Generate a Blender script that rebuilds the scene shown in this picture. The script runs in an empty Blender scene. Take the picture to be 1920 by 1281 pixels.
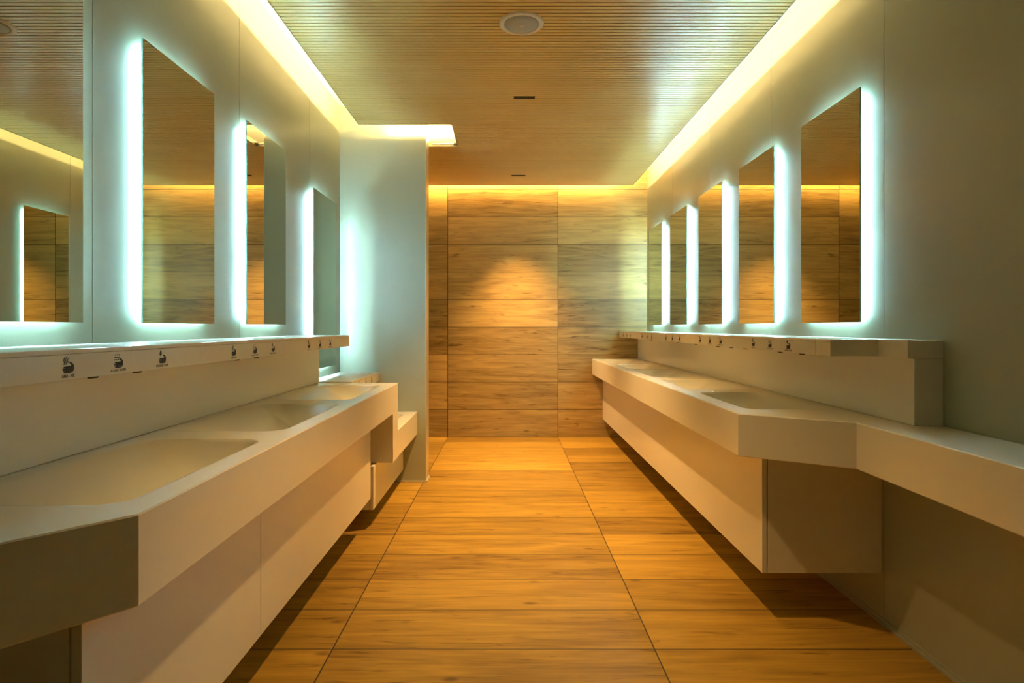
import bpy, bmesh, math
from mathutils import Vector, Matrix

C = bpy.context.scene.collection
sc = bpy.context.scene
EYE = 1.20                      # eye height; heights below are given relative to the floor through Z()
def Z(v): return EYE + v

# ------------------------------------------------------------------ materials
def mat(name):
    m = bpy.data.materials.new(name); m.use_nodes = True
    nt = m.node_tree; nt.nodes.clear()
    out = nt.nodes.new('ShaderNodeOutputMaterial')
    return m, nt, out

def principled(name, col, rough=0.5, metal=0.0, spec=0.5, noise=0.0, nscale=6.0, bump=0.0, bscale=400):
    m, nt, out = mat(name)
    b = nt.nodes.new('ShaderNodeBsdfPrincipled')
    b.inputs['Base Color'].default_value = (*col, 1)
    b.inputs['Roughness'].default_value = rough
    b.inputs['Metallic'].default_value = metal
    b.inputs['Specular IOR Level'].default_value = spec
    nt.links.new(b.outputs[0], out.inputs[0])
    tc = nt.nodes.new('ShaderNodeTexCoord')
    if noise > 0:
        n = nt.nodes.new('ShaderNodeTexNoise'); n.inputs['Scale'].default_value = nscale
        n.inputs['Detail'].default_value = 4
        nt.links.new(tc.outputs['Object'], n.inputs['Vector'])
        mx = nt.nodes.new('ShaderNodeMix'); mx.data_type = 'RGBA'
        mx.inputs[6].default_value = (*[c * (1 - noise) for c in col], 1)
        mx.inputs[7].default_value = (*[min(1, c * (1 + noise)) for c in col], 1)
        nt.links.new(n.outputs[0], mx.inputs[0]); nt.links.new(mx.outputs[2], b.inputs['Base Color'])
    if bump > 0:
        n = nt.nodes.new('ShaderNodeTexNoise'); n.inputs['Scale'].default_value = bscale
        nt.links.new(tc.outputs['Object'], n.inputs['Vector'])
        bp = nt.nodes.new('ShaderNodeBump'); bp.inputs['Strength'].default_value = bump
        bp.inputs['Distance'].default_value = 0.001
        nt.links.new(n.outputs[0], bp.inputs['Height']); nt.links.new(bp.outputs[0], b.inputs['Normal'])
    return m

def emission(name, col, strength, axis=None, pitch=0.0, duty=0.5):
    m, nt, out = mat(name)
    e = nt.nodes.new('ShaderNodeEmission')
    e.inputs[0].default_value = (*col, 1); e.inputs[1].default_value = strength
    if axis is not None:        # separate diodes along the tape
        tc = nt.nodes.new('ShaderNodeTexCoord'); sp = nt.nodes.new('ShaderNodeSeparateXYZ')
        nt.links.new(tc.outputs['Object'], sp.inputs[0])
        d = nt.nodes.new('ShaderNodeMath'); d.operation = 'DIVIDE'; d.inputs[1].default_value = pitch
        f = nt.nodes.new('ShaderNodeMath'); f.operation = 'FRACT'
        g = nt.nodes.new('ShaderNodeMath'); g.operation = 'LESS_THAN'; g.inputs[1].default_value = duty
        k = nt.nodes.new('ShaderNodeMath'); k.operation = 'MULTIPLY_ADD'
        k.inputs[1].default_value = strength / duty * 0.9; k.inputs[2].default_value = strength * 0.1
        nt.links.new(sp.outputs[axis], d.inputs[0]); nt.links.new(d.outputs[0], f.inputs[0])
        nt.links.new(f.outputs[0], g.inputs[0]); nt.links.new(g.outputs[0], k.inputs[0])
        nt.links.new(k.outputs[0], e.inputs[1])
    nt.links.new(e.outputs[0], out.inputs[0])
    return m

def wood_tile(name, ua, va, u0, v0, dark, light, rough, tu=1.2, tv=0.3, grout=0.0035, gv=None):
    """Wood-look porcelain planks: tu long (axis ua), tv high (axis va), each plank with a grain of its own."""
    m, nt, out = mat(name)
    N, L = nt.nodes, nt.links
    def math_(op, a, b=None, c=None):
        n = N.new('ShaderNodeMath'); n.operation = op
        for i, x in enumerate((a, b, c)):
            if x is None: continue
            if isinstance(x, (int, float)): n.inputs[i].default_value = x
            else: L.new(x, n.inputs[i])
        return n.outputs[0]
    tc = N.new('ShaderNodeTexCoord'); sp = N.new('ShaderNodeSeparateXYZ')
    L.new(tc.outputs['Object'], sp.inputs[0])
    u = math_('DIVIDE', math_('SUBTRACT', sp.outputs[ua], u0), tu)
    v = math_('DIVIDE', math_('SUBTRACT', sp.outputs[va], v0), tv)
    iu, iv = math_('FLOOR', u), math_('FLOOR', v)
    fu, fv = math_('FRACT', u), math_('FRACT', v)
    cmb = N.new('ShaderNodeCombineXYZ'); L.new(iu, cmb.inputs[0]); L.new(iv, cmb.inputs[1])
    wn = N.new('ShaderNodeTexWhiteNoise'); wn.noise_dimensions = '3D'; L.new(cmb.outputs[0], wn.inputs[0])
    rnd = wn.outputs[0]
    # grain space: long along u, offset per plank
    gx = math_('ADD', math_('MULTIPLY', u, tu), math_('MULTIPLY', rnd, 37.0))
    gy = math_('ADD', math_('MULTIPLY', v, tv), math_('MULTIPLY', rnd, 11.0))
    def grain(sx, sy, scale, detail, dist):
        c = N.new('ShaderNodeCombineXYZ')
        L.new(math_('MULTIPLY', gx, sx), c.inputs[0]); L.new(math_('MULTIPLY', gy, sy), c.inputs[1]); L.new(rnd, c.inputs[2])
        n = N.new('ShaderNodeTexNoise'); n.inputs['Scale'].default_value = scale
        n.inputs['Detail'].default_value = detail; n.inputs['Distortion'].default_value = dist
        L.new(c.outputs[0], n.inputs['Vector']); return n.outputs[0]
    fine = grain(2.2, 60, 1.6, 5, 0.3)
    broad = grain(1.6, 14, 1.0, 4, 1.2)
    # cloudy dark streaks
    streak = grain(3.2, 24, 1.0, 3, 1.6)
    sr = N.new('ShaderNodeMapRange'); sr.inputs[1].default_value = 0.60; sr.inputs[2].default_value = 0.78
    L.new(streak, sr.inputs[0])
    # knots
    kc = N.new('ShaderNodeCombineXYZ')
    L.new(math_('MULTIPLY', gx, 3.4), kc.inputs[0]); L.new(math_('MULTIPLY', gy, 7.5), kc.inputs[1])
    vo = N.new('ShaderNodeTexVoronoi'); vo.inputs['Scale'].default_value = 1.0; L.new(kc.outputs[0], vo.inputs['Vector'])
    vc = N.new('ShaderNodeSeparateColor'); L.new(vo.outputs['Color'], vc.inputs[0])
    kd = math_('ADD', vo.outputs['Distance'], math_('MULTIPLY', math_('SUBTRACT', fine, 0.5), 0.16))
    kr = N.new('ShaderNodeMapRange'); kr.inputs[1].default_value = 0.13; kr.inputs[2].default_value = 0.02
    L.new(kd, kr.inputs[0])
    knot = math_('MULTIPLY', kr.outputs[0], math_('GREATER_THAN', vc.outputs[0], 0.66))
    t = math_('ADD', math_('MULTIPLY', fine, 0.55), math_('MULTIPLY', broad, 0.92))
    t = math_('ADD', t, math_('MULTIPLY', math_('SUBTRACT', rnd, 0.5), 0.46))
    t = math_('SUBTRACT', t, 0.235)
    t = math_('SUBTRACT', t, math_('MULTIPLY', sr.outputs[0], 0.45))
    t = math_('SUBTRACT', t, math_('MULTIPLY', knot, 0.45))
    ramp = N.new('ShaderNodeValToRGB')
    r = ramp.color_ramp; r.elements[0].position = 0.0; r.elements[1].position = 0.85
    r.elements[0].color = (*dark, 1); r.elements[1].color = (*light, 1)
    L.new(t, ramp.inputs[0])
    # grout
    gu = math_('MULTIPLY', math_('MINIMUM', fu, math_('SUBTRACT', 1.0, fu)), tu)
    gvv = math_('MULTIPLY', math_('MINIMUM', fv, math_('SUBTRACT', 1.0, fv)), tv)
    g = math_('MAXIMUM', math_('LESS_THAN', gu, grout * 0.5), math_('LESS_THAN', gvv, (gv or grout) * 0.5))
    mx = N.new('ShaderNodeMix'); mx.data_type = 'RGBA'
    L.new(g, mx.inputs[0]); L.new(ramp.outputs[0], mx.inputs[6]); mx.inputs[7].default_value = (0.035, 0.024, 0.012, 1)
    b = N.new('ShaderNodeBsdfPrincipled'); L.new(mx.outputs[2], b.inputs['Base Color'])
    rr = math_('ADD', math_('MULTIPLY', fine, 0.12), rough - 0.06)
    L.new(rr, b.inputs['Roughness']); b.inputs['Specular IOR Level'].default_value = 0.4
    bp = N.new('ShaderNodeBump'); bp.inputs['Strength'].default_value = 0.25; bp.inputs['Distance'].default_value = 0.002
    L.new(math_('SUBTRACT', math_('MULTIPLY', fine, 0.15), g), bp.inputs['Height']); L.new(bp.outputs[0], b.inputs['Normal'])
    L.new(b.outputs[0], out.inputs[0])
    return m

LED_COL = (0.51, 0.93, 1.0)
WARM_COL = (1.0, 0.72, 0.27)
SPOT_COL = (1.0, 0.58, 0.20)
M_solid = principled('solid_surface', (0.82, 0.79, 0.70), 0.22, spec=0.75, noise=0.015, nscale=3, bump=0.01)
M_wall = principled('grey_laminate', (0.375, 0.39, 0.30), 0.30, noise=0.03, nscale=5, bump=0.04)
M_frontw = principled('charcoal_laminate', (0.07, 0.065, 0.055), 0.5, noise=0.05)
M_dark = principled('dark_joint', (0.03, 0.03, 0.028), 0.8, noise=0.1)
M_white = principled('white_plaster', (0.85, 0.83, 0.78), 0.8, noise=0.02)
M_slat = principled('ceiling_slat', (0.74, 0.51, 0.19), 0.30, noise=0.06, nscale=4)
M_slatback = principled('ceiling_groove', (0.02, 0.014, 0.007), 0.9, noise=0.1)
M_edge = principled('ceiling_edge_metal', (0.42, 0.36, 0.24), 0.4, metal=0.6, noise=0.03)
M_alu = principled('aluminium', (0.75, 0.75, 0.72), 0.35, metal=0.7, noise=0.03)
M_mirror = principled('mirror_glass', (0.60, 0.63, 0.54), 0.0, metal=1.0)
M_backing = principled('mirror_backing', (0.8, 0.8, 0.8), 0.6, noise=0.03)
M_glass_edge = principled('mirror_edge', (0.25, 0.45, 0.40), 0.2, noise=0.03)
M_black = principled('black_metal', (0.012, 0.012, 0.012), 0.5, noise=0.1)
M_lens = principled('black_lens', (0.02, 0.02, 0.02), 0.1, noise=0.1)
M_ink = principled('printed_ink', (0.012, 0.012, 0.011), 0.6, noise=0.05)
M_grille = principled('speaker_grille', (0.44, 0.44, 0.40), 0.6, noise=0.06, nscale=200, bump=0.3, bscale=900)
M_ring = principled('speaker_ring', (0.82, 0.81, 0.76), 0.5, noise=0.01)
M_floor = wood_tile('floor_wood_tile', 0, 1, -0.653, 3.666, (0.14, 0.068, 0.010), (0.56, 0.33, 0.048), 0.46, grout=0.005, gv=0.0045)
M_backw = wood_tile('wall_wood_tile', 0, 2, -0.653, 0.0, (0.13, 0.073, 0.019), (0.60, 0.40, 0.13), 0.42, grout=0.006, gv=0.0045)
M_sidew = wood_tile('passage_wood_tile', 1, 2, 6.334, 0.0, (0.13, 0.073, 0.019), (0.60, 0.40, 0.13), 0.42)
LED = 185.0
M_ledz = emission('led_tape_upright', LED_COL, LED, 2, 0.0125, 0.5)
M_ledy = emission('led_tape_level', LED_COL, LED, 1, 0.0125, 0.5)
M_covedim = emission('warm_led_tape_end', (1.0, 0.60, 0.18), 320.0)
M_cove = emission('warm_led_tape', WARM_COL, 290.0)

# ------------------------------------------------------------------ mesh helpers
def box(bm, x0, x1, y0, y1, z0, z1, bev=0.0, mi=0):
    x0, x1 = sorted((x0, x1)); y0, y1 = sorted((y0, y1)); z0, z1 = sorted((z0, z1))
    r = bmesh.ops.create_cube(bm, size=1.0)
    vs = r['verts']
    bmesh.ops.scale(bm, vec=(x1 - x0, y1 - y0, z1 - z0), verts=vs)
    bmesh.ops.translate(bm, vec=((x0 + x1) / 2, (y0 + y1) / 2, (z0 + z1) / 2), verts=vs)
    fs = set(f for v in vs for f in v.link_faces)
    for f in fs: f.material_index = mi
    if bev > 0:
        es = list(set(e for v in vs for e in v.link_edges))
        bmesh.ops.bevel(bm, geom=es, offset=bev, segments=2, profile=0.5, affect='EDGES')

def obj(name, bm, mats, parent=None, smooth=False):
    me = bpy.data.meshes.new(name)
    bmesh.ops.recalc_face_normals(bm, faces=bm.faces)
    bm.to_mesh(me); bm.free()
    for m in (mats if isinstance(mats, (list, tuple)) else [mats]): me.materials.append(m)
    if smooth:
        for p in me.polygons: p.use_smooth = True
    o = bpy.data.objects.new(name, me); C.objects.link(o)
    if parent: attach(o, parent)
    return o

def attach(o, parent):
    """child built in world coordinates: keep it where it is"""
    o.parent = parent
    o.matrix_parent_inverse = Matrix.Translation(parent.location).inverted()

def boxobj(name, m, x0, x1, y0, y1, z0, z1, parent=None, bev=0.0):
    bm = bmesh.new(); box(bm, x0, x1, y0, y1, z0, z1, bev)
    return obj(name, bm, m, parent)

def thing(name, label, cat, loc, group=None):
    o = bpy.data.objects.new(name, None); C.objects.link(o)
    o.empty_display_size = 0.05; o.location = loc
    tag(o, label, cat, group); return o

def tag(o, label, cat, group=None):
    o['label'] = label; o['category'] = cat
    if group: o['group'] = group

def struct(o, label=None):
    o['kind'] = 'structure'
    if label: o['label'] = label
    return o

# ------------------------------------------------------------------ the room
XL, XR, YB, YF = -1.30, 1.52, 6.334, -3.2
PY0, PY1, PXE = 4.503, 4.654, -0.632          # partition
CZ = Z(1.514)                                  # underside of the slatted ceiling
CTOP = Z(1.712)                                # upper ceiling in the cove
XP = -2.6                                      # side wall of the passage behind the partition

bm = bmesh.new(); box(bm, XP, XR, YF, YB, -0.06, 0.0)
struct(obj('floor', bm, M_floor), 'honey oak plank tiled floor laid across the aisle')
bm = bmesh.new(); box(bm, XP, XR + 0.1, YB, YB + 0.1, 0.0, CTOP)
struct(obj('wall_back', bm, M_backw), 'end wall of horizontal wood look planks')

def panel_wall(name, seams, y_lo, y_hi, xa, xb, label):
    """laminate sheets with hairline joints, on a dark backing"""
    bm = bmesh.new()
    s = 1 if xb > xa else -1
    ys = [y_lo] + [y for y in seams if y_lo < y < y_hi] + [y_hi]
    for a, b in zip(ys[:-1], ys[1:]):
        box(bm, xa, xa + s * 0.012, a + (0.0015 if a > y_lo else 0), b - (0.0015 if b < y_hi else 0), 0.0, CTOP)
    box(bm, xa + s * 0.012, xb, y_lo, y_hi, 0.0, CTOP, mi=1)
    return struct(obj(name, bm, [M_wall, M_dark]), label)

panel_wall('wall_left', [1.82 + i * 0.994 for i in range(-3, 3)], YF, PY0, XL, XL - 0.1, 'grey panelled wall with four backlit mirrors')
panel_wall('wall_right', [2.348 + i * 1.006 for i in range(-4, 4)], YF, YB, XR, XR + 0.1, 'grey panelled wall with five backlit mirrors')
bm = bmesh.new(); box(bm, XL - 0.1, PXE - 0.004, PY0, PY1, 0.0, CTOP)
struct(obj('wall_partition', bm, M_wall), 'grey stub wall closing off the end of the washbasin row')
bm = bmesh.new(); box(bm, PXE - 0.004, PXE, PY0, PY1, 0.0, CTOP)
struct(obj('trim_1', bm, M_alu), 'pale edge strip on the free end of the stub wall')
bm = bmesh.new(); box(bm, XL + 0.002, PXE + 0.012, PY0 - 0.010, PY0, 0, 0.012); box(bm, PXE, PXE + 0.012, PY0, PY1, 0, 0.012)
struct(obj('baseboard_partition', bm, M_alu))
bm = bmesh.new(); box(bm, XR - 0.014, XR, YF, YB, 0, 0.010); box(bm, XR - 0.006, XR, YF, YB, 0.010, 0.022)
struct(obj('baseboard_right', bm, M_wall))
bm = bmesh.new(); box(bm, XL, XL + 0.014, YF, PY0, 0, 0.010); box(bm, XL, XL + 0.006, YF, PY0, 0.010, 0.022)
struct(obj('baseboard_left', bm, M_wall))
struct(boxobj('wall_passage', M_sidew, XP - 0.1, XP, PY1 - 0.6, YB, 0, CTOP))
struct(boxobj('wall_passage_rear', M_wall, XP, XL - 0.1, PY1 - 0.7, PY1 - 0.6, 0, CTOP))
struct(boxobj('wall_front', M_frontw, XL - 0.1, XR + 0.1, YF - 0.1, YF, 0, CTOP))
struct(boxobj('ceiling_upper', M_white, XP - 0.1, XR + 0.1, YF - 0.1, YB + 0.1, CTOP, CTOP + 0.08))

# slatted ceiling: bands of y with their x span
CE_L, CE_R, CE_Y1, CE_Y2, CE_H, CE_B = -1.11, 1.33, 4.337, 4.875, -0.4146, 6.195
bm = bmesh.new()
pitch, gap = 0.0307, 0.0085
bands = [(YF + 0.15, CE_Y1, CE_L, CE_R), (CE_Y1, CE_Y2, CE_H, CE_R), (CE_Y2, CE_B, XP + 0.15, CE_R)]
for (a, b, x0, x1) in bands:
    n = round((b - a) / pitch); p = (b - a) / n
    for i in range(n):
        y0 = a + i * p + gap / 2; y1 = a + (i + 1) * p - gap / 2
        box(bm, x0, x1, y0, y1, CZ, CZ + 0.010)
    box(bm, x0, x1, a, b, CZ + 0.010, CZ + 0.022, mi=1)
struct(obj('ceiling', bm, [M_slat, M_slatback]), 'slatted timber coloured ceiling floating inside a lit cove')
# metal edge profile with an upstand along every free edge of the slatted panel
LIP = CZ + 0.036
def lip(bm, x0, x1, y0, y1): box(bm, x0, x1, y0, y1, CZ - 0.002, LIP)
t = 0.006
edges = [(CE_L - t, CE_L, YF + 0.15, CE_Y1 + t), (CE_L, CE_H, CE_Y1, CE_Y1 + t), (CE_H - t, CE_H, CE_Y1 + t, CE_Y2),
         (XP + 0.15, CE_H, CE_Y2 - t, CE_Y2), (CE_R, CE_R + t, YF + 0.15, CE_B), (XP + 0.15, CE_R + t, CE_B, CE_B + t)]
for i, e in enumerate(edges):
    bm = bmesh.new(); lip(bm, *e)
    struct(obj('trim_%d' % (i + 2), bm, M_edge))

# warm LED lines lying on top of the ceiling panel, inside the cove
SET = 0.12
coves = [('warm cove light hidden above the slatted ceiling along the four mirror wall', CE_L + SET, CE_L + SET, 2.25, CE_Y1 - SET),
         ('warm cove light above the ceiling edge facing the stub wall', CE_L + SET, CE_H + 0.02, CE_Y1 - 0.06, CE_Y1 - 0.06),
         ('warm cove light beside the ceiling cutout at the stub wall end', CE_H + SET, CE_H + SET, CE_Y1 - SET, CE_Y2 + 0.1),
         ('warm cove light behind the stub wall', XP + 0.2, CE_H + 0.02, CE_Y2 + SET, CE_Y2 + SET),
         ('warm cove light hidden above the slatted ceiling along the five mirror wall', CE_R - SET, CE_R - SET, 2.35, CE_B - 0.1),
         ('warm cove light above the ceiling edge at the wooden end wall', XP + 0.2, CE_R - SET - 0.02, CE_B - 0.012, CE_B - 0.012)]
for lab, x0, x1, y0, y1 in coves:
    e = thing('cove_light', lab, 'light', ((x0 + x1) / 2, (y0 + y1) / 2, CZ + 0.022), 'warm cove lights')
    back = 'end wall' in lab
    SZ = CZ + (0.085 if back else 0.068)
    hx = 0.006 if x0 == x1 else 0; hy = 0.006 if y0 == y1 else 0
    boxobj('led_strip', M_covedim if back else M_cove, x0 - hx, x1 + hx, y0 - hy, y1 + hy, SZ - 0.006, SZ + 0.006, e)
    boxobj('light_channel', M_alu, x0 - hx * 1.5, x1 + hx * 1.5, y0 - hy * 1.5, y1 + hy * 1.5, CZ + 0.022, SZ - 0.007, e)
# slim profile hung in the cutout beside the stub wall
e = thing('light_profile', 'slim light profile with black end cap in the ceiling cutout', 'light', (-0.53, CE_Y2 - 0.04, CZ + 0.02))
boxobj('profile_body', M_alu, PXE + 0.004, CE_H - 0.035, CE_Y2 - 0.050, CE_Y2 - 0.030, CZ + 0.004, CZ + 0.012, e)
boxobj('end_cap', M_black, CE_H - 0.035, CE_H - t, CE_Y2 - 0.052, CE_Y2 - 0.028, CZ + 0.002, CZ + 0.016, e)

# ------------------------------------------------------------------ mirrors
def mirror(side, y0, y1, z0, z1, label):
    """side -1 left wall, +1 right wall"""
    wall = XL if side < 0 else XR
    front = -1.260 if side < 0 else 1.478
    s = -side                                   # direction into the room
    e = thing('backlit_mirror', label, 'mirror', (wall, (y0 + y1) / 2, z0), 'backlit mirrors')
    bm = bmesh.new(); box(bm, front - s * 0.006, front, y0, y1, z0, z1)
    bm.faces.ensure_lookup_table()
    for f in bm.faces:
        f.material_index = 0 if abs(f.calc_center_median().x - front) < 1e-5 else 1
    obj('mirror_glass', bm, [M_mirror, M_glass_edge], e)
    r = 0.03
    boxobj('backing_box', M_backing, wall + s * 0.001, front - s * 0.006, y0 + r, y1 - r, z0 + r, z1 - r, e)
    a, b = wall + s * 0.0025, wall + s * 0.0105
    for ys in (y0 + r, y1 - r):
        d = -0.002 if ys == y0 + r else 0.002
        boxobj('led_strip', M_ledz, a, b, ys, ys + d, z0 + r, z1 - r, e)
    for zs in (z0 + r, z1 - r):
        d = -0.002 if zs == z0 + r else 0.002
        boxobj('led_strip', M_ledy, a, b, y0 + r, y1 - r, zs, zs + d, e)
    return e

mirror(-1, 1.235, 1.725, Z(0.014), Z(1.0), 'backlit mirror over the nearest basin, showing another lit mirror')
mirror(-1, 2.008, 2.497, Z(0.014), Z(1.0), 'backlit mirror over the middle basin of the three basin counter')
mirror(-1, 2.808, 3.301, Z(0.014), Z(1.0), 'backlit mirror half filled with the reflected pale stub wall')
mirror(-1, 3.783, 4.268, Z(-0.277), Z(0.906), 'lower hung longer backlit mirror next to the stub wall, above the low basin')
labs = ['biggest backlit mirror on the five mirror wall, nearest the dark bare panel',
        'second backlit mirror from the dark bare panel on the five mirror wall',
        'middle backlit mirror on the five mirror wall',
        'second backlit mirror from the wooden end wall on the five mirror wall',
        'backlit mirror beside the wooden end wall, last on the five mirror wall']
for i in range(5):
    y0 = 2.441 + 0.788 * i
    mirror(1, y0, y0 + 0.488, Z(0.021), Z(1.008), labs[i])

# ------------------------------------------------------------------ solid surface counters with moulded basins
def offset_poly(pts, d):
    """inset a counter-clockwise polygon by d"""
    n = len(pts); out = []
    for i in range(n):
        p0, p1, p2 = Vector(pts[i - 1]), Vector(pts[i]), Vector(pts[(i + 1) % n])
        e1 = (p1 - p0).normalized(); e2 = (p2 - p1).normalized()
        n1 = Vector((-e1.y, e1.x)); n2 = Vector((-e2.y, e2.x))
        k = 1 + n1.dot(n2)
        out.append(tuple(p1 + (n1 + n2) * (d / k)))
    return out

def area(pts): return sum(pts[i - 1][0] * pts[i][1] - pts[i][0] * pts[i - 1][1] for i in range(len(pts)))

def slab(name, pts, z0, z1, holes, m, parent, ch=0.003):
    if area(pts) < 0: pts = pts[::-1]
    inn = offset_poly(pts, ch)
    bm = bmesh.new()
    rings = [[bm.verts.new((x, y, z)) for x, y in p] for p, z in ((inn, z0), (pts, z0 + ch), (pts, z1 - ch), (inn, z1))]
    n = len(pts)
    for a, b in zip(rings[:-1], rings[1:]):
        for i in range(n): bm.faces.new((a[i], a[(i + 1) % n], b[(i + 1) % n], b[i]))
    bm.faces.new(rings[0][::-1])
    es = [bm.edges.get((rings[3][i], rings[3][(i + 1) % n])) for i in range(n)]
    for (x0, x1, y0, y1) in holes:
        vs = [bm.verts.new((x, y, z1)) for x, y in ((x0, y0), (x1, y0), (x1, y1), (x0, y1))]
        es += [bm.edges.new((vs[i], vs[(i + 1) % 4])) for i in range(4)]
    if holes: bmesh.ops.triangle_fill(bm, use_beauty=True, use_dissolve=False, edges=es, normal=(0, 0, 1))
    else: bm.faces.new(rings[3])
    return obj(name, bm, m, parent)

def basin(parent, xf, xb, y0, y1, z, D=0.115):
    """moulded basin: crisp rounded rim at the front and ends, floor rising gently to the splashback"""
    s = 1 if xb > xf else -1
    L, W = abs(xb - xf), y1 - y0
    st = 0.006
    nx, ny = round(L / st), round(W / st)
    R = 0.075
    bm = bmesh.new(); grid = []
    m = 0.012                                   # flat margin between hole edge and rim
    for i in range(nx + 1):
        u = L * i / nx; row = []
        for j in range(ny + 1):
            v = W * j / ny
            # distance inside the rounded rectangle (front and ends only)
            du = u - m; dv = min(v, W - v) - m
            if du < R and dv < R: d = R - math.hypot(R - du, R - dv)
            else: d = min(du, dv)
            tt = max(0.0, min(1.0, d / 0.12)); wallp = 1 - (1 - tt) ** 2.2
            rb = max(0.0, min(1.0, (L - u - 0.01) / (L * 0.72))); ramp = rb * rb * (3 - 2 * rb)
            row.append(bm.verts.new((xf + s * u, y0 + v, z - D * wallp * ramp)))
        grid.append(row)
    for i in range(nx):
        for j in range(ny):
            bm.faces.new((grid[i][j], grid[i + 1][j], grid[i + 1][j + 1], grid[i][j + 1]))
    o = obj('basin', bm, M_solid, parent, smooth=True)
    return o

WL, WR, WB, WP = XL + 0.0015, XR - 0.0015, YB - 0.0015, PY0 - 0.0015     # a hairline of sealant off each wall
TOPL, BOTL = Z(-0.355), Z(-0.531)
TOPR, BOTR = Z(-0.345), Z(-0.515)
# --- left: three basin counter
e = thing('washbasin_counter', 'cream three basin counter with a chamfered near corner, along the four mirror wall', 'washbasin counter', (-1.0, 2.2, BOTL), 'cream washbasin counters')
ptsL = [(WL, 3.704), (-0.70, 3.704), (-0.70, 1.1026), (-0.835, 0.955), (-1.045, 0.725), (-1.045, -0.3), (WL, -0.3)]
bl = [(1.145, 1.859), (1.972, 2.709), (2.823, 3.578)]
slab('worktop', ptsL, BOTL, TOPL, [(-1.17, -0.758, a, b) for a, b in bl], M_solid, e)
for a, b in bl: basin(e, -0.758, -1.17, a, b, TOPL)
boxobj('end_leg', M_solid, -0.70, -1.19, 3.549, 3.704, BOTL, Z(-0.829), e, bev=0.002)
# --- right: five basin counter
e = thing('washbasin_counter', 'cream five basin counter narrowing to a slim ledge, along the five mirror wall', 'washbasin counter', (1.2, 4.3, BOTR), 'cream washbasin counters')
ptsR = [(WR, WB), (0.918, WB), (0.918, 2.316), (1.262, 2.103), (1.262, -0.3), (WR, -0.3)]
br = [(2.425 + 0.788 * i, 2.425 + 0.788 * i + 0.675) for i in range(5)]
br[4] = (br[4][0], 6.24)
slab('worktop', ptsR, BOTR, TOPR, [(0.993, 1.39, a, b) for a, b in br], M_solid, e)
for a, b in br: basin(e, 0.993, 1.39, a, b, TOPR)
# --- low child basin beside the partition
LT, LB = Z(-0.655), Z(-0.83)
e = thing('washbasin_counter', 'low child height counter stepped down against the stub wall', 'washbasin counter', (-1.0, 4.1, LB), 'cream washbasin counters')
slab('worktop', [(WL, WP), (-0.70, WP), (-0.70, 3.7055), (WL, 3.7055)], LB, LT, [(-1.17, -0.775, 3.76, 4.44)], M_solid, e)
basin(e, -0.775, -1.17, 3.76, 4.44, LT, D=0.09)

# ------------------------------------------------------------------ splashbacks
def splash(label, x0, x1, y0, y1, z0, z1):
    o = boxobj('splashback', M_solid, x0, x1, y0, y1, z0, z1, bev=0.002)
    tag(o, label, 'splashback', 'cream splashbacks'); return o
SBL, STL = Z(-0.121), Z(-0.051)                 # left shelf underside / top
SBR, STR = Z(-0.110), Z(-0.046)
splash('long cream splashback behind the three basin counter', WL, -1.2017, -0.3, 3.704, TOPL + 0.0006, SBL - 0.0006)
splash('cream splashback behind the low child height counter', WL, -1.2017, 3.706, WP, LT + 0.0006, Z(-0.4186))
splash('long cream splashback with a squared end block behind the five basin counter', WR, 1.416, 2.025, WB, TOPR + 0.0006, SBR - 0.0006)

# ------------------------------------------------------------------ pictogram shelves
def poly_prism(bm, pts, frame):
    """a flat printed shape: pts in (u right, v up) as seen by the user, frame maps (u,v,depth) to the world"""
    lo = [bm.verts.new(frame(u, v, 0.0)) for u, v in pts]
    hi = [bm.verts.new(frame(u, v, 0.0005)) for u, v in pts]
    n = len(pts)
    bm.faces.new(hi); bm.faces.new(lo[::-1])
    for i in range(n): bm.faces.new((lo[i], lo[(i + 1) % n], hi[(i + 1) % n], hi[i]))

def disc(cx, cy, rx, ry=None, n=12):
    ry = ry or rx
    return [(cx + rx * math.cos(2 * math.pi * i / n), cy + ry * math.sin(2 * math.pi * i / n)) for i in range(n)]

def stroke(pts, w):
    """thick line through pts"""
    l, r = [], []
    for i, p in enumerate(pts):
        a = pts[max(i - 1, 0)]; b = pts[min(i + 1, len(pts) - 1)]
        d = math.hypot(b[0] - a[0], b[1] - a[1]) or 1
        nx, ny = -(b[1] - a[1]) / d, (b[0] - a[0]) / d
        ww = w(i / (len(pts) - 1)) if callable(w) else w
        l.append((p[0] + nx * ww, p[1] + ny * ww)); r.append((p[0] - nx * ww, p[1] - ny * ww))
    return l + r[::-1]

def hand_shapes():
    sh = [[(0.24, 0.02), (0.62, -0.02), (0.82, 0.05), (0.95, 0.18), (1.0, 0.38), (0.97, 0.60), (0.86, 0.70),
           (0.24, 0.66)]]
    for k, x in enumerate((0.12, 0.03, 0.0, 0.10)):      # four fingers of unequal length
        y = 0.09 + 0.165 * k
        sh.append([(x + 0.06, y - 0.065), (0.30, y - 0.065), (0.30, y + 0.065), (x + 0.06, y + 0.065), (x, y + 0.03), (x, y - 0.03)])
    th = [(0.90, 0.55), (0.88, 0.72), (0.80, 0.88), (0.68, 1.0), (0.60, 1.06)]
    sh.append(stroke(th, lambda q: 0.13 - 0.075 * q))
    return sh

def wave(x0, y0, h, ph):
    return stroke([(x0 + 0.05 * math.sin(6.5 * q / 8 + ph) + 0.10 * q / 8, y0 + h * q / 8) for q in range(9)], 0.028)

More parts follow.
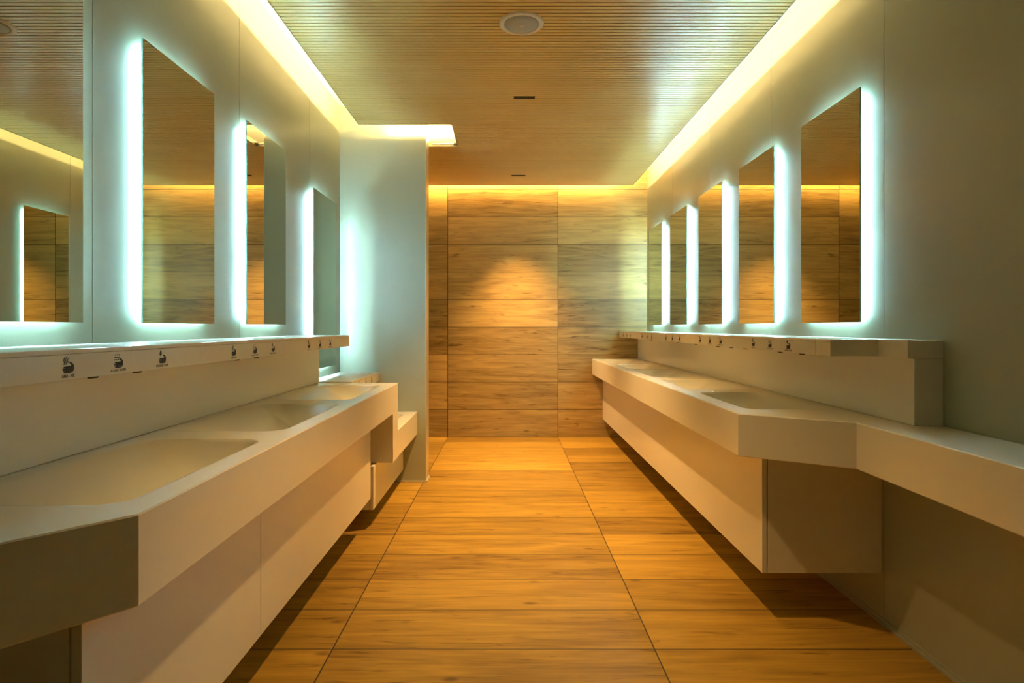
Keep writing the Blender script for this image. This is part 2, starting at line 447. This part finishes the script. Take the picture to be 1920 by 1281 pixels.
def symbol_shapes(kind):
    if kind == 'air':
        return [wave(0.10, 0.82, 0.75, 0.3), wave(0.26, 0.82, 0.85, 0.8), wave(0.42, 0.98, 0.55, 1.3)]
    if kind == 'water':
        return [disc(0.10 + 0.20 * a + 0.04 * b, 0.90 + 0.27 * b, 0.055, 0.075, 8) for a in range(3) for b in range(3)]
    return [[(0.20, 0.95), (0.12, 1.10), (0.14, 1.32), (0.28, 1.70), (0.40, 1.35), (0.40, 1.10), (0.32, 0.95)]]

TEXT = {'air': ('ARIA - AIR', 0.040), 'water': ('ACQUA - WATER', 0.060), 'soap': ('SAPONE - SOAP', 0.060)}
_glyphs = {}
def text_mesh(s):
    """lettering as a mesh, 1 unit wide and 1 unit high"""
    if s not in _glyphs:
        cu = bpy.data.curves.new('lettering', 'FONT'); cu.body = s; cu.align_x = 'CENTER'; cu.offset = 0.03
        cu.resolution_u = 3
        o = bpy.data.objects.new('lettering', cu); C.objects.link(o)
        bpy.context.view_layer.update()
        me = bpy.data.meshes.new_from_object(o.evaluated_get(bpy.context.evaluated_depsgraph_get()))
        vs = [v.co.copy() for v in me.vertices]; fs = [list(p.vertices) for p in me.polygons]
        bpy.data.objects.remove(o); bpy.data.curves.remove(cu); bpy.data.meshes.remove(me)
        x0 = min(v.x for v in vs); x1 = max(v.x for v in vs); y0 = min(v.y for v in vs); y1 = max(v.y for v in vs)
        _glyphs[s] = ([((v.x - x0) / (x1 - x0) - 0.5, (v.y - y0) / (y1 - y0)) for v in vs], fs)
    return _glyphs[s]

def pictogram(parent, side, xf, y, zb, kind):
    """symbol + hand + lettering printed on the shelf front; zb = underside of the shelf"""
    s = -side
    sgn = 1 if side < 0 else -1                 # user facing the wall: right hand is +y on the left wall
    hw, hh = 0.035, 0.0235
    def frame(u, v, d): return (xf + s * (0.0002 + d), y + sgn * (u - 0.5) * hw, zb + 0.0155 + v * hh)
    bm = bmesh.new()
    for p in hand_shapes() + symbol_shapes(kind): poly_prism(bm, p, frame)
    o = obj('pictogram', bm, M_ink, parent); o['label'] = 'black hand and %s pictogram' % kind
    pts, fs = text_mesh(TEXT[kind][0]); w = TEXT[kind][1]; h = 0.0072
    bm = bmesh.new()
    vs = [bm.verts.new((xf + s * 0.0006, y + sgn * u * w, zb + 0.0055 + v * h)) for u, v in pts]
    for f in fs:
        try: bm.faces.new([vs[k] for k in f])
        except ValueError: pass
    o = obj('lettering', bm, M_ink, parent); o['label'] = 'black lettering'

def nozzle(parent, side, xf, y, zb):
    bm = bmesh.new()
    n = 20
    x = xf + (0.016 if side > 0 else -0.016)
    r0 = [bm.verts.new((x + 0.010 * math.cos(a), y + 0.018 * math.sin(a), zb + 0.001)) for a in [2 * math.pi * i / n for i in range(n)]]
    r1 = [bm.verts.new((x + 0.008 * math.cos(a), y + 0.015 * math.sin(a), zb - 0.005)) for a in [2 * math.pi * i / n for i in range(n)]]
    for i in range(n): bm.faces.new((r0[i], r0[(i + 1) % n], r1[(i + 1) % n], r1[i]))
    bm.faces.new(r1); bm.faces.new(r0[::-1])
    obj('nozzle', bm, M_black, parent, smooth=False)

def shelf(side, label, wall, xf, y0, y1, zb, zt, seams, sets, noz):
    s = -side
    e = thing('dispenser_shelf', label, 'shelf', (wall, (y0 + y1) / 2, zb), 'cream dispenser shelves')
    boxobj('shelf_body', M_solid, wall, xf - s * 0.008, y0, y1, zb, zt, e, bev=0.0015)
    ys = [y0] + list(seams) + [y1]
    for a, b in zip(ys[:-1], ys[1:]):
        bm = bmesh.new()
        g = 0.0006
        box(bm, xf - s * 0.008, xf, a + g, b - g, zb, zt - 0.0115, 0.001)
        box(bm, xf - s * 0.008, xf, a + g, b - g, zt - 0.0105, zt, 0.001)
        obj('fascia_panel', bm, M_solid, e)
    for ks in sets:
        for kind, y in zip(('air', 'water', 'soap'), ks): pictogram(e, side, xf, y, zb, kind)
    for y in noz: nozzle(e, side, xf, y, zb)
    return e

setsL = [(1.333, 1.505, 1.696), (2.138, 2.318, 2.497), (2.946, 3.121, 3.300)]
shelf(-1, 'cream shelf with three sets of hand pictograms under the four mirror wall', WL, -1.008, -0.3, 3.704, SBL, STL,
      (0.317, 1.917, 3.52), setsL, [1.435, 1.606, 2.197, 2.368])
setsR = [(6.115, 5.926, 5.75), (5.254, 5.07, 4.9), (4.465, 4.287, 4.11), (3.67, 3.493, 3.318), (2.875, 2.693, 2.517)]
e = shelf(1, 'cream shelf with five sets of hand pictograms under the five mirror wall', WR, 1.2145, 2.188, WB, SBR, STR,
      (2.294, 3.89, 5.47), setsR, [2.625, 2.43, 3.40, 3.20, 3.01, 3.80, 4.20, 4.99])
boxobj('end_rail', M_solid, 1.393, WR, 2.025, 2.1875, SBR, STR, e, bev=0.0015)
shelf(-1, 'short low cream shelf above the child height counter', WL, -0.9956, 3.7075, WP, Z(-0.418), Z(-0.348),
      (), [(3.90, 4.08, 4.256)], [4.0, 4.17])

# ------------------------------------------------------------------ wall hung cabinets under the counters
def cabinet(label, wall, xf, y0, y1, z0, z1, seams, near_face=True):
    s = 1 if wall < xf else -1                  # into the room
    e = thing('vanity_cabinet', label, 'cabinet', ((wall + xf) / 2, (y0 + y1) / 2, z0), 'cream wall hung cabinets')
    boxobj('cabinet_body', M_solid, wall, xf - s * 0.024, y0 + 0.001, y1 - 0.001, z0 + 0.001, z1, e)
    ys = [y0] + list(seams) + [y1]
    for a, b in zip(ys[:-1], ys[1:]):
        boxobj('front_panel', M_solid, xf - s * 0.020, xf, a + 0.001, b - 0.001, z0, z1, e, bev=0.0015)
    return e
cabinet('long cream wall hung cabinet under the three basin counter', WL, -0.80, 1.09, 3.393, Z(-1.0), BOTL - 0.0006, (1.883,))
cabinet('low cream cabinet under the child height counter by the stub wall', WL, -0.80, 3.46, 4.45, Z(-1.09), LB - 0.0006, ())
cabinet('long cream wall hung cabinet under the five basin counter', WR, 1.033, 2.36, WB, Z(-1.0), BOTR - 0.0006, ())

# ------------------------------------------------------------------ ceiling fittings
def lathe(name, prof, m, parent, cx, cy, n=48, smooth=True):
    bm = bmesh.new(); rings = []
    for r, z in prof:
        if r < 1e-6: rings.append([bm.verts.new((cx, cy, z))])
        else: rings.append([bm.verts.new((cx + r * math.cos(2 * math.pi * i / n), cy + r * math.sin(2 * math.pi * i / n), z)) for i in range(n)])
    for a, b in zip(rings[:-1], rings[1:]):
        for i in range(n):
            j = (i + 1) % n
            if len(a) == 1: bm.faces.new((a[0], b[i], b[j]))
            elif len(b) == 1: bm.faces.new((a[i], b[0], a[j]))
            else: bm.faces.new((a[i], b[i], b[j], a[j]))
    return obj(name, bm, m, parent, smooth)

sx, sy = 0.069, 2.898
e = thing('ceiling_speaker', 'round white ceiling speaker with grey mesh grille', 'speaker', (sx, sy, CZ))
lathe('speaker_ring', [(0.086, CZ + 0.002), (0.086, CZ - 0.004), (0.092, CZ - 0.009), (0.103, CZ - 0.008), (0.111, CZ - 0.003), (0.1115, CZ + 0.002)], M_ring, e, sx, sy)
g = lathe('speaker_grille', [(0.0, CZ - 0.010), (0.05, CZ - 0.009), (0.0855, CZ - 0.0045), (0.0858, CZ + 0.001)], M_grille, e, sx, sy)
b = lathe('badge', [(0.0, CZ - 0.0125), (0.007, CZ - 0.0122), (0.008, CZ - 0.009)], M_ring, e, sx, sy, 24)

def downlight(x, y, label, power):
    e = thing('slot_downlight', label, 'light', (x, y, CZ), 'black slot downlights in the slatted ceiling')
    w, d = 0.070, 0.0165
    bm = bmesh.new()
    box(bm, x - w, x + w, y - d, y - d + 0.003, CZ - 0.004, CZ + 0.004); box(bm, x - w, x + w, y + d - 0.003, y + d, CZ - 0.004, CZ + 0.004)
    box(bm, x - w, x - w + 0.003, y - d + 0.003, y + d - 0.003, CZ - 0.004, CZ + 0.004); box(bm, x + w - 0.003, x + w, y - d + 0.003, y + d - 0.003, CZ - 0.004, CZ + 0.004)
    box(bm, x - w + 0.003, x + w - 0.003, y - d + 0.003, y + d - 0.003, CZ - 0.001, CZ + 0.004)
    obj('housing', bm, M_black, e)
    for k in range(5):
        cx = x + (k - 2) * 0.026
        lathe('lens', [(0.0, CZ - 0.0015), (0.008, CZ - 0.002), (0.0105, CZ - 0.001)], M_lens, e, cx, y, 16)
    li = bpy.data.lights.new('downlight_beam', 'SPOT'); li.energy = power; li.color = SPOT_COL
    li.spot_size = math.radians(76); li.spot_blend = 1.0; li.shadow_soft_size = 0.03
    o = bpy.data.objects.new('downlight_beam', li); C.objects.link(o); o.location = (x, y, CZ - 0.012)
    attach(o, e)
P = 450.0
downlight(0.109, 3.833, 'black slot downlight midway along the ceiling, past the round speaker', P)
downlight(0.106, 5.80, 'black slot downlight close to the wooden end wall', P)
downlight(0.107, 1.866, 'black slot downlight overhead before the round speaker', 170)

# ------------------------------------------------------------------ camera, world, view
cam = bpy.data.cameras.new('camera'); co = bpy.data.objects.new('camera', cam); C.objects.link(co)
co.location = (0, 0, EYE); co.rotation_euler = (math.radians(90), 0, 0)
cam.sensor_fit = 'HORIZONTAL'; cam.sensor_width = 36.0; cam.lens = 36.0 * 1090 / 1920
cam.shift_x = 8 / 1920; cam.shift_y = -27 / 1920; cam.clip_start = 0.02
sc.camera = co
w = bpy.data.worlds.new('world'); sc.world = w; w.use_nodes = True
w.node_tree.nodes['Background'].inputs[0].default_value = (0.02, 0.02, 0.02, 1)
w.node_tree.nodes['Background'].inputs[1].default_value = 0.0
vs = sc.view_settings
sc.display_settings.display_device = 'sRGB'
vs.view_transform = 'Standard'; vs.look = 'None'; vs.gamma = 1.0; vs.use_curve_mapping = False
vs.exposure = 0.15
sc.cycles.diffuse_bounces = 6
sc.cycles.max_bounces = 12
